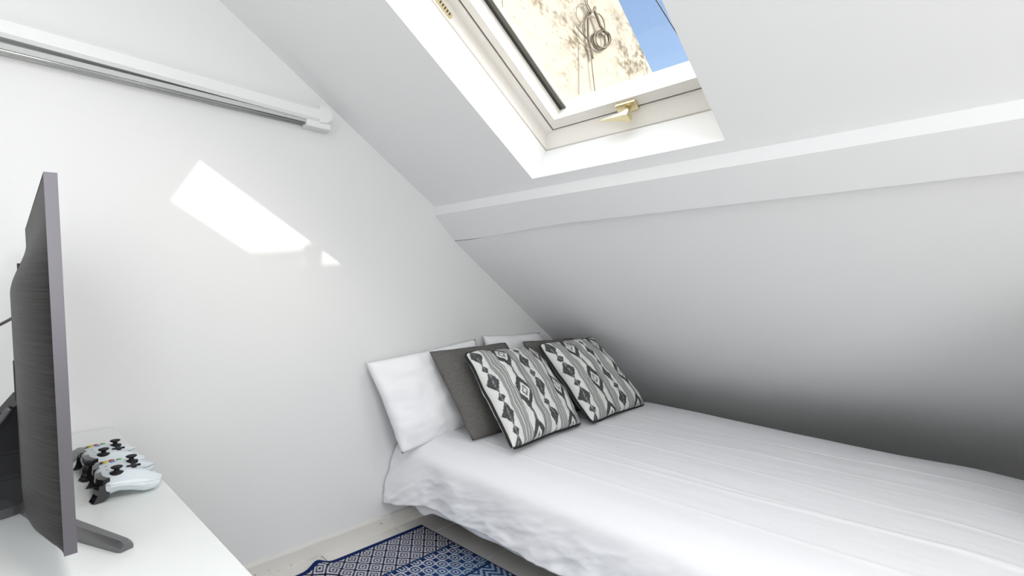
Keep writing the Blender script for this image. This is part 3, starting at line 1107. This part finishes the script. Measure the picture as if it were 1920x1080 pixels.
# ------------------------------------------------------------------ game controllers
def make_controller():
    root = empty('game_controller')
    # local: x forward (bumpers), y left, z up.  Two half shells lofted across y
    W = 0.0765
    ns, nr = 40, 28

    def interp(tab, a):
        for (a0, v0), (a1, v1) in zip(tab, tab[1:]):
            if a <= a1:
                t_ = (a - a0) / (a1 - a0)
                t_ = t_ * t_ * (3 - 2 * t_)
                return v0 + (v1 - v0) * t_
        return tab[-1][1]

    def section(w, k, shrink):
        a = abs(w) / W
        end = max(0.0, 1 - a ** 6) ** 0.5 * 0.9 + 0.10
        fmax = interp([(0, 0.045), (0.5, 0.045), (0.8, 0.042), (1.0, 0.030)], a)
        fmin = interp([(0, -0.022), (0.25, -0.026), (0.45, -0.055), (0.68, -0.068), (0.85, -0.065), (1.0, -0.045)], a)
        fc, fh = (fmax + fmin) / 2, (fmax - fmin) / 2 * (0.85 + 0.15 * end)
        t_ = 2 * math.pi * k / nr
        c, sn = math.cos(t_), math.sin(t_)
        f = fc + fh * shrink * math.copysign(abs(c) ** 0.55, c)
        u = (f + 0.068) / 0.113
        # side profile: grip end low and round, hollow belly, deep nose standing on the desk
        top = 0.034 + 0.019 * smoothstep(0.0, 0.50, u) - 0.003 * smoothstep(0.7, 1.0, u)
        top -= 0.010 * smoothstep(0.55, 1.0, a)
        seam = 0.026 + 0.009 * smoothstep(0.1, 0.9, u)
        bot_g = 0.002 + 0.013 * smoothstep(0.30, 0.62, u) - 0.0135 * smoothstep(0.70, 0.95, u)
        bot_c = 0.020 - 0.016 * smoothstep(0.65, 0.95, u)
        bot = bot_c + (bot_g - bot_c) * smoothstep(0.25, 0.55, a)
        bot += 0.010 * smoothstep(0.85, 1.0, a)
        if sn >= 0:
            z = seam + (top - seam) * (abs(sn) ** 0.55) * (0.35 + 0.65 * end)
        else:
            z = seam - (seam - bot) * (abs(sn) ** 0.55) * (0.35 + 0.65 * end)
        return (f, w * (1.0 if shrink == 1 else 0.992), z)

    for nm, ks, sh in (('top_shell', range(0, nr // 2 + 1), 1.0), ('bottom_shell', range(nr // 2, nr + 1), 0.985)):
        bm = bmesh.new()
        rings = []
        for i in range(ns + 1):
            w = W * math.sin(math.pi / 2 * (-1 + 2 * i / ns))
            rings.append([bm.verts.new(section(w, k, sh)) for k in ks])
        for A, B in zip(rings, rings[1:]):
            for k in range(len(A) - 1):
                bm.faces.new((A[k], A[k + 1], B[k + 1], B[k]))
            bm.faces.new((A[-1], A[0], B[0], B[-1]))
        bm.faces.new(rings[0])
        bm.faces.new(list(reversed(rings[-1])))
        from_bm(nm, bm, M['ctrl'], root, smooth=True)
    TOP = 0.0515
    # thumbsticks: front one on the left half, rear one on the right half
    for f, w in ((0.012, 0.045), (-0.020, -0.021)):
        bm = bmesh.new()
        lathe_bm(bm, [(0.0125, -0.004), (0.0125, 0.0005), (0.0110, 0.0012), (0.005, 0.002), (0.0045, 0.007), (0.0080, 0.0085), (0.0105, 0.0105), (0.0105, 0.0120), (0.0085, 0.0130), (0.004, 0.0122)], 20)
        o_ = from_bm('thumbstick', bm, M['stick'], root, smooth=True)
        o_.location = (f, w, TOP - 0.0005)
    bm = bmesh.new()
    bm_box(bm, (-0.0125, -0.0042, 0), (0.0125, 0.0042, 0.0036), 0.001, 1)
    bm_box(bm, (-0.0042, -0.0125, 0), (0.0042, 0.0125, 0.0036), 0.001, 1)
    o_ = from_bm('direction_pad', bm, M['stick'], root)
    o_.location = (-0.019, 0.024, TOP - 0.0008)
    for f, w, c in ((0.000, -0.047, 'b_green'), (0.012, -0.058, 'b_red'), (0.012, -0.036, 'b_blue'), (0.024, -0.047, 'b_yellow')):
        bm = bmesh.new()
        lathe_bm(bm, [(0.0055, -0.004), (0.0055, 0.0015), (0.0048, 0.0028), (0.002, 0.0034)], 16)
        o_ = from_bm('button', bm, M[c], root, smooth=True)
        o_.location = (f, w, TOP - 0.0005 - (0.002 if abs(w) > 0.05 else 0))
    for w in (-0.011, 0.016):
        bm = bmesh.new()
        bm_box(bm, (-0.004, -0.002, 0), (0.006, 0.002, 0.0012), 0.0005, 1)
        o_ = from_bm('menu_button', bm, M['stand'], root)
        o_.location = (0.022, w, TOP - 0.0008)
    for sg in (-1, 1):
        # bumper: glossy strip along the upper front edge
        bm = bmesh.new()
        path = [(0.0435, 0.016), (0.0445, 0.030), (0.0435, 0.046), (0.0395, 0.060), (0.0330, 0.0700)]
        rr_ = []
        for f, w in path:
            rr_.append([bm.verts.new((f - 0.008, sg * (w - 0.001), 0.0490)), bm.verts.new((f + 0.0030, sg * (w + 0.001), 0.0470)),
                        bm.verts.new((f + 0.0040, sg * (w + 0.001), 0.0360)), bm.verts.new((f - 0.008, sg * (w - 0.002), 0.0350))])
        for A, B in zip(rr_, rr_[1:]):
            for k in range(4):
                bm.faces.new((A[k], A[(k + 1) % 4], B[(k + 1) % 4], B[k]))
        bm.faces.new(rr_[0])
        bm.faces.new(list(reversed(rr_[-1])))
        from_bm('bumper', bm, M['gloss'], root)
        # trigger: short curved lever below it
        bm = bmesh.new()
        prof = [(0.028, 0.035), (0.046, 0.035), (0.0480, 0.026), (0.0490, 0.016), (0.0520, 0.008), (0.0560, 0.002), (0.050, 0.001), (0.040, 0.003), (0.030, 0.010)]
        A = [bm.verts.new((f - 0.004, sg * 0.0690, z)) for f, z in prof]
        B = [bm.verts.new((f + 0.002, sg * 0.046, z)) for f, z in prof]
        bm.faces.new(A)
        bm.faces.new(list(reversed(B)))
        for k in range(len(prof)):
            j = (k + 1) % len(prof)
            bm.faces.new((A[k], A[j], B[j], B[k]))
        from_bm('trigger', bm, M['gloss'], root)
    return root


def copy_thing(root):
    r = root.copy()
    COL.objects.link(r)
    for c_ in root.children:
        k = c_.copy()
        COL.objects.link(k)
        k.parent = r
    return r


c1 = make_controller()
c1.location = (0.208, 1.388, DT)
c1.rotation_euler = (0, 0, math.radians(180 - 3))
tag(c1, 'white game controller nearest the front foot of the television', 'game controller', 'game controllers on the desk')
c2 = copy_thing(c1)
c2.location = (0.205, 1.560, DT)
c2.rotation_euler = (0, 0, math.radians(180 + 1))
tag(c2, 'white game controller farther back, beside the rear foot of the television', 'game controller', 'game controllers on the desk')

# ------------------------------------------------------------------ rug
RX0, RX1, RY0, RY1 = 0.42, 1.412, 0.35, 1.945
nx, nyr = 330, 500
X = np.linspace(RX0, RX1, nx)
Yv = RY1 - (RY1 - RY0) * np.linspace(0, 1, nyr) ** 1.25
XX, YY = np.meshgrid(X, Yv)
ridge = np.exp(-((XX - 0.915 - 0.15 * (1.945 - YY)) / 0.035) ** 2) * np.clip((YY - 1.72) / 0.22, 0, 1) ** 1.5
ZZ = 0.005 + 0.020 * ridge
YY2 = YY + 0.012 * ridge
vv = np.stack([XX, YY2, ZZ], -1).reshape(-1, 3)
navy = np.array([0.008, 0.009, 0.030])
navyb = np.array([0.006, 0.022, 0.105])
blue = np.array([0.025, 0.075, 0.21])
white = np.array([0.58, 0.58, 0.65])
pale = np.array([0.40, 0.50, 0.66])
dy = RY1 - YY
pxl, pyl = 0.066, 0.084
a_ = (XX - 1.168) / pxl + (YY - 1.816) / pyl
b_ = (XX - 1.168) / pxl - (YY - 1.816) / pyl
fa = np.abs(a_ - np.round(a_)) * 2
fb = np.abs(b_ - np.round(b_)) * 2
dm = np.maximum(fa, fb)
ring_w = ((dm > 0.18) & (dm < 0.40)) | ((dm > 0.60) & (dm < 0.86))
C1 = np.where(ring_w[..., None], white, navy)
# second band: rounded hexagon rings in lighter blue
dh = np.sqrt(fa ** 2 + fb ** 2 + 0.5 * fa * fb) * 0.78
ring_h = ((dh > 0.22) & (dh < 0.42)) | ((dh > 0.62) & (dh < 0.84))
tt = np.clip((dy - 0.25) / 0.22, 0, 1)[..., None]
C2 = np.where(ring_h[..., None], white * (1 - tt) + pale * tt, navyb * (1 - tt) + blue * tt)
# third band: zigzag
zz = (YY / 0.034 + np.abs(((XX / 0.06) % 1) - 0.5) * 2.4) % 1
C3 = np.where((zz < 0.5)[..., None], pale, blue)
per = 0.76
dyp = dy % per
Cc = C1.copy()
m2 = (dyp > 0.245) & (dyp < 0.47)
m3 = (dyp >= 0.47) & (dyp < 0.60)
Cc[m2] = C2[m2]
Cc[m3] = C3[m3]
sep = (np.abs(dyp - 0.243) < 0.005) | (np.abs(dyp - 0.47) < 0.006) | (np.abs(dyp - 0.60) < 0.005)
Cc[sep] = blue * 0.6
Cc[(dy < 0.022)] = navyb
Cc[(dy > RY1 - RY0 - 0.022)] = navyb
Cc[(RX1 - XX) < 0.004] = navy
idx = np.arange(nx * nyr).reshape(nyr, nx)
faces = np.stack([idx[:-1, :-1], idx[1:, :-1], idx[1:, 1:], idx[:-1, 1:]], -1).reshape(-1, 4)
me = bpy.data.meshes.new('rug')
# thin edge skirt to the floor
bnd = np.concatenate([idx[0, :], idx[1:, -1], idx[-1, -2::-1], idx[-2:0:-1, 0]])
low = vv[bnd].copy()
low[:, 2] -= 0.0045
allv = np.concatenate([vv, low])
base = len(vv)
nb = len(bnd)
skirt = [(int(bnd[i]), base + i, base + (i + 1) % nb, int(bnd[(i + 1) % nb])) for i in range(nb)]
me.from_pydata(allv.tolist(), [], faces.tolist() + skirt)
me.update()
cols = np.concatenate([Cc.reshape(-1, 3), Cc.reshape(-1, 3)[bnd]])
color_attr(me, cols)
M['rug'] = attr_mat('woven_rug', 0.95, 0.5, 700)
tag(link('rug', me, M['rug'], smooth=True), 'navy and white woven rug with diamond pattern beside the bed', 'rug')

# ------------------------------------------------------------------ bed
bed = tag(empty('bed', (1.98, 0.95, 0)), 'low double bed with mattress under the white duvet', 'bed')


def bbox(name, lo, hi, material, bevel=0.0):
    l0 = (lo[0] - 1.98, lo[1] - 0.95, lo[2])
    h0 = (hi[0] - 1.98, hi[1] - 0.95, hi[2])
    return box(name, l0, h0, material, bed, bevel, 3)


bbox('base', (1.42, -0.02, 0.09), (2.60, 1.98, 0.24), M['bedbase'], 0.01)
bbox('mattress', (1.37, -0.05, 0.24), (2.63, 2.0, 0.385), M['mattress'], 0.035)
for x in (1.66, 2.36):
    for y in (0.05, 1.86):
        bbox('leg', (x, y, 0.0), (x + 0.06, y + 0.06, 0.09), M['bedbase'], 0.004)


def duvet_mesh(name, sec, y0, y1, nyd, ncs, hemfun, material, amp=1.0, parent=None, thick=True):
    pts = [Vector((x, 0, z)) for x, z in sec]
    sp = spline(pts, 12)
    # resample by arc length
    L = [0.0]
    for a, b_ in zip(sp, sp[1:]):
        L.append(L[-1] + (b_ - a).length)
    tot = L[-1]
    prof = []
    j = 0
    for i in range(ncs + 1):
        s = tot * i / ncs
        while j < len(L) - 2 and L[j + 1] < s:
            j += 1
        t_ = (s - L[j]) / max(1e-9, L[j + 1] - L[j])
        prof.append((sp[j].lerp(sp[j + 1], t_), s))
    verts = []
    for k in range(nyd + 1):
        y = y0 + (y1 - y0) * k / nyd
        for p, s in prof:
            x, yv, z = hemfun(p.x, y, p.z, s, tot)
            verts.append((x, yv, z))
    n1 = ncs + 1
    faces = [(k * n1 + i, k * n1 + i + 1, (k + 1) * n1 + i + 1, (k + 1) * n1 + i) for k in range(nyd) for i in range(ncs)]
    o_ = from_py(name, verts, faces, material, parent, smooth=True)
    if thick:
        md = o_.modifiers.new('thickness', 'SOLIDIFY')
        md.thickness = 0.006
        md.offset = -1
    return o_


CREASES = [(1.50, 0.03, 0.0022), (1.68, -0.02, 0.0032), (1.72, 0.04, 0.0022), (1.90, 0.02, 0.0032), (2.10, -0.02, 0.0026), (2.32, 0.02, 0.0028)]


def duvet_shape(x, y, z, s, tot):
    top = smoothstep(0.33, 0.41, z)
    # bed is a little higher and wider towards the pillows
    far = smoothstep(1.9, 2.6, x)
    rise = smoothstep(0.3, 1.5, y)
    z += (0.030 * rise * far * smoothstep(0.2, 0.38, z))
    x += 0.05 * rise * smoothstep(2.45, 2.7, x)
    # foot end rolls down
    z -= 0.012 * smoothstep(0.10, -0.13, y) * top
    # creases along the bed
    if top > 0.05:
        for cx_, ang, am in CREASES:
            dx = x - (cx_ + ang * (y - 0.8) + 0.012 * math.sin(3.1 * y + cx_ * 9))
            am2 = am * (0.35 + 0.65 * max(0.0, min(1.0, 0.5 + 1.2 * fbm(cx_ * 5, y * 1.6))))
            z += top * am2 * math.exp(-(dx / 0.008) ** 2)
        z += top * 0.006 * fbm(x * 2.4, y * 1.4, 1.7)
        z += top * 0.0010 * fbm(x * 14, y * 4, 5.1)
    # side drop on the room side: flare, folds and a wavy hem
    if x < 1.45 and s < tot * 0.5:
        low = smoothstep(0.40, 0.20, z)
        x -= low * (0.010 * fbm(y * 4.2, z * 4, 2.2) + 0.006 * math.sin(y * 17 + 2.0 * fbm(y * 3, 0.4)))
        d = fbm(y * 9 + z * 16, z * 9 - y * 2, 7.7)
        x -= low * 0.0065 * (1 - abs(d) * 2.2)
        z -= low * 0.010 * fbm(y * 2.6, 9.2)
        # corner by the gable wall spreads out and dips
        c_ = smoothstep(1.72, 2.02, y)
        x -= c_ * low * 0.034
        z -= c_ * low * 0.042
        x += smoothstep(1.6, 2.0, y) * (1 - low) * 0.02
    # the duvet drops over the foot of the mattress
    if y < -0.13:
        e_ = -0.13 - y
        z = max(z - e_, min(z, 0.185 + 0.01 * fbm(x * 3, 2.2)))
        y = -0.13 - 0.035 * (1 - math.exp(-e_ / 0.03)) - 0.012 * fbm(x * 5, z * 4, 6.6)
    return x, y, z


duvet_sec = [(1.290, 0.182), (1.292, 0.25), (1.295, 0.325), (1.311, 0.378), (1.365, 0.410), (1.47, 0.430), (1.80, 0.448), (2.15, 0.450), (2.42, 0.442),
             (2.58, 0.425), (2.66, 0.398), (2.695, 0.34), (2.705, 0.26), (2.71, 0.20)]
tag(duvet_mesh('duvet', duvet_sec, -0.38, 2.027, 260, 330, duvet_shape, M['duvet']), 'crumpled white cotton duvet spread over the bed', 'duvet')


def sheet_shape(x, y, z, s, tot):
    if s < tot * 0.5:
        low = smoothstep(0.36, 0.18, z)
        x -= low * (0.008 * fbm(y * 5.2, 3.3) + 0.004 * math.sin(y * 23))
        z += low * (-0.034 * math.exp(-((y - 1.80) / 0.055) ** 2) + 0.006 * fbm(y * 4, 1.1))
    return x, y, z


sheet_sec = [(1.312, 0.160), (1.314, 0.25), (1.326, 0.33), (1.362, 0.380), (1.45, 0.390)]
tag(duvet_mesh('bed_sheet', sheet_sec, -0.06, 1.99, 160, 30, sheet_shape, M['duvet'], thick=True), 'white sheet edge hanging below the duvet hem', 'sheet')

# ------------------------------------------------------------------ pillows and cushions
def cushion_mesh(corners, thick, n, dent=0.06, power=0.5, pinch=0.0, wr=0.003, seed=0.0, rnd=0.025, wave=0.006):
    """corners TL TR BR BL (Vectors, seen from the front). returns (front verts, back verts, edge loop indices...)"""
    TL, TR, BR, BL = [Vector(c) for c in corners]
    nrm = (TR - TL).cross(BL - TL).normalized()
    if nrm.y > 0:
        nrm = -nrm
    F, Bk, UV = [], [], []
    for j in range(n + 1):
        v = j / n
        for i in range(n + 1):
            u = i / n
            a, b_ = 2 * u - 1, 2 * v - 1
            # edges curve inwards between the corners
            a2 = a * (1 - dent * (1 - b_ * b_) * abs(a) ** 1.5)
            b2 = b_ * (1 - dent * (1 - a * a) * abs(b_) ** 1.5)
            cr_ = rnd * (a * a * b_ * b_) ** 2.0
            a2 *= 1 - cr_
            b2 *= 1 - cr_
            uu, vv_ = (a2 + 1) / 2, (b2 + 1) / 2
            p = (TL * (1 - uu) + TR * uu) * (1 - vv_) + (BL * (1 - uu) + BR * uu) * vv_
            h_ = max(0.0, (1 - abs(a) ** 2.4) * (1 - abs(b_) ** 2.4)) ** power
            w_ = wr * fbm(u * 4 + seed, v * 4 - seed, seed) * min(1.0, h_ * 3)
            edge = wave * fbm(u * 5 + seed, v * 5, 3.3 + seed)
            F.append(p + nrm * (thick * h_ + w_ + edge))
            Bk.append(p - nrm * (thick * 0.85 * h_) + nrm * edge)
            UV.append((u, v))
    return F, Bk, UV, nrm


def build_cushion(name, corners, thick, n, material, label, cat, group, printfun=None, piping=False, **kw):
    TL, TR, BR, BL = [Vector(c) for c in corners]
    base = (BL + BR) / 2
    root = tag(empty(name, base), label, cat, group)
    F, Bk, UV, nrm = cushion_mesh(corners, thick, n, **kw)
    m1 = n + 1
    verts = [p - base for p in F]
    faces = [(j * m1 + i, (j + 1) * m1 + i, (j + 1) * m1 + i + 1, j * m1 + i + 1) for j in range(n) for i in range(n)]
    # back, sharing the rim
    bidx = {}
    for j in range(m1):
        for i in range(m1):
            if i in (0, n) or j in (0, n):
                bidx[i, j] = j * m1 + i
            else:
                bidx[i, j] = len(verts)
                verts.append(Bk[j * m1 + i] - base)
    faces += [(bidx[i, j], bidx[i + 1, j], bidx[i + 1, j + 1], bidx[i, j + 1]) for j in range(n) for i in range(n)]
    ob = from_py('cover', verts, faces, material, root, smooth=True)
    if printfun is not None:
        uv = np.array(UV)
        cf = printfun(uv[:, 0], uv[:, 1])
        full = np.zeros((len(verts), 3))
        full[:len(UV)] = cf
        for (i, j), k in bidx.items():
            full[k] = cf[j * m1 + i]
        color_attr(ob.data, full)
    if piping:
        loop_ = [(i, 0) for i in range(n)] + [(n, j) for j in range(n)] + [(n - i, n) for i in range(n)] + [(0, n - j) for j in range(n)]
        step = max(1, n // 30)
        pts = [F[j * m1 + i] - base for i, j in loop_][::step]
        # round the corners
        q_ = list(pts)
        for _ in range(2):
            q_ = [(q_[k - 1] + q_[k] * 2 + q_[(k + 1) % len(q_)]) / 4 for k in range(len(q_))]
        tube('piping', q_, 0.0068, M['piping'], root, 7, True)
    return root


def ikat(u, v):
    """black and cream ikat stripes; u across, v down"""
    rng = np.random.default_rng(3)
    cream = np.array([0.76, 0.765, 0.735])
    ink = np.array([0.022, 0.023, 0.028])
    # irregular weaving edge
    def nz(x, y, s):
        return np.array([mnoise.noise(Vector((a * s, b * s * 0.35, 0.7))) for a, b in zip(x, y)])
    jit = nz(u, v, 60) * 0.008
    jv = nz(v, u, 90) * 0.022
    period = 0.50
    ph = (u % period) / period           # one period: diamond column, stripes, ikat column, stripes
    out = np.zeros(len(u))
    grey = np.zeros(len(u))
    # diamond column 0 - .26
    c0 = 0.135
    d = np.abs(ph - c0 + jit) / 0.120
    vp = ((v + jv * 0.5 + np.where(u > period, 0.16, 0.0)) % 0.31) / 0.31
    big = d + np.abs(vp - 0.32) / 0.33 - 0.10 * (1 - d)
    small = d / 0.6 + np.abs(vp - 0.84) / 0.17
    out = np.where((ph < 0.27) & ((big < 1) | (small < 1)), 1.0, out)
    # thin stalk linking the diamonds
    out = np.where((ph < 0.27) & (d < 0.10) & (nz(u, v, 140) > -0.1), 0.7, out)
    # stripes
    st1 = (ph > 0.27) & (ph < 0.50)
    st2 = (ph > 0.80) & (ph <= 1.0)
    lines1 = np.sin((ph - 0.27) * 2 * np.pi / 0.030)
    grey = np.where(st1 & (ph < 0.345), 0.62, grey)
    out = np.where(st1 & (ph >= 0.345) & (lines1 > -0.15), 0.95, out)
    lines2 = np.sin((ph - 0.80) * 2 * np.pi / 0.033)
    grey = np.where(st2 & (ph > 0.92), 0.6, grey)
    out = np.where(st2 & (ph <= 0.92) & (lines2 > -0.15), 0.95, out)
    # ikat column .50 - .80: nested lozenges
    d2 = np.abs(ph - 0.65 + jit) / 0.15
    vp2 = ((v + jv * 0.4 + 0.08) % 0.44) / 0.44
    loz = d2 * 0.75 + np.abs(vp2 - 0.5) / 0.36
    inside = (ph > 0.50) & (ph < 0.80)
    out = np.where(inside & (loz > 0.62) & (loz < 1.12), 1.0, out)
    out = np.where(inside & (loz < 0.22), 0.0, out)
    out = np.where(inside & (loz > 0.22) & (loz < 0.36), 0.9, out)
    out = np.where(inside & (d2 < 0.16) & (loz >= 1.05), 0.9, out)
    k = np.maximum(out, grey) * (0.92 + 0.10 * nz(u, v, 220))
    k = np.clip(k, 0, 1)[:, None]
    return cream * (1 - k) + ink * k


M['ikat'] = attr_mat('ikat_weave', 0.92, 0.35, 800)

# white pillows against the gable wall
build_cushion('pillow', [(1.140, 1.990, 0.785), (1.790, 1.985, 0.845), (1.830, 1.885, 0.440), (1.245, 1.862, 0.385)], 0.072, 44, M['pillow'],
              'white pillow at the bed edge against the gable wall', 'pillow', 'white pillows at the head of the bed', dent=0.05, power=0.45, wr=0.016, seed=1.3)
build_cushion('pillow', [(1.84, 1.990, 0.860), (2.30, 1.985, 0.850), (2.48, 1.885, 0.445), (1.86, 1.885, 0.445)], 0.066, 30, M['pillow'],
              'white pillow behind the grey cushions, mostly hidden, near the sloping wall', 'pillow', 'white pillows at the head of the bed', dent=0.05, power=0.45, wr=0.012, seed=4.1)
# grey cushions
build_cushion('grey_cushion', [(1.403, 1.885, 0.820), (1.893, 1.865, 0.828), (1.960, 1.64, 0.445), (1.472, 1.655, 0.438)], 0.052, 40, M['grey_cloth'],
              'plain grey cushion leaning on the white pillow at the bed edge', 'cushion', 'plain grey cushions', dent=0.03, power=0.55, wr=0.006, seed=2.0)
build_cushion('grey_cushion', [(1.968, 1.83, 0.828), (2.300, 1.735, 0.832), (2.44, 1.60, 0.455), (2.0, 1.61, 0.450)], 0.045, 32, M['grey_cloth'],
              'plain grey cushion behind the patterned cushion nearest the sloping wall', 'cushion', 'plain grey cushions', dent=0.03, power=0.55, wr=0.006, seed=5.0)
# patterned cushions
build_cushion('patterned_cushion', [(1.503, 1.755, 0.817), (1.985, 1.755, 0.802), (1.965, 1.425, 0.463), (1.458, 1.405, 0.455)], 0.074, 240, M['ikat'],
              'black and white patterned cushion in front, nearest the bed edge', 'cushion', 'black and white patterned cushions', printfun=ikat, piping=True, dent=0.05, power=0.42, wr=0.010, seed=0.6, rnd=0.03, wave=0.010)
build_cushion('patterned_cushion', [(1.955, 1.70, 0.823), (2.350, 1.642, 0.836), (2.525, 1.405, 0.466), (2.000, 1.405, 0.458)], 0.074, 240, M['ikat'],
              'black and white patterned cushion beside the sloping wall', 'cushion', 'black and white patterned cushions', printfun=ikat, piping=True, dent=0.05, power=0.42, wr=0.010, seed=3.4, rnd=0.03, wave=0.010)
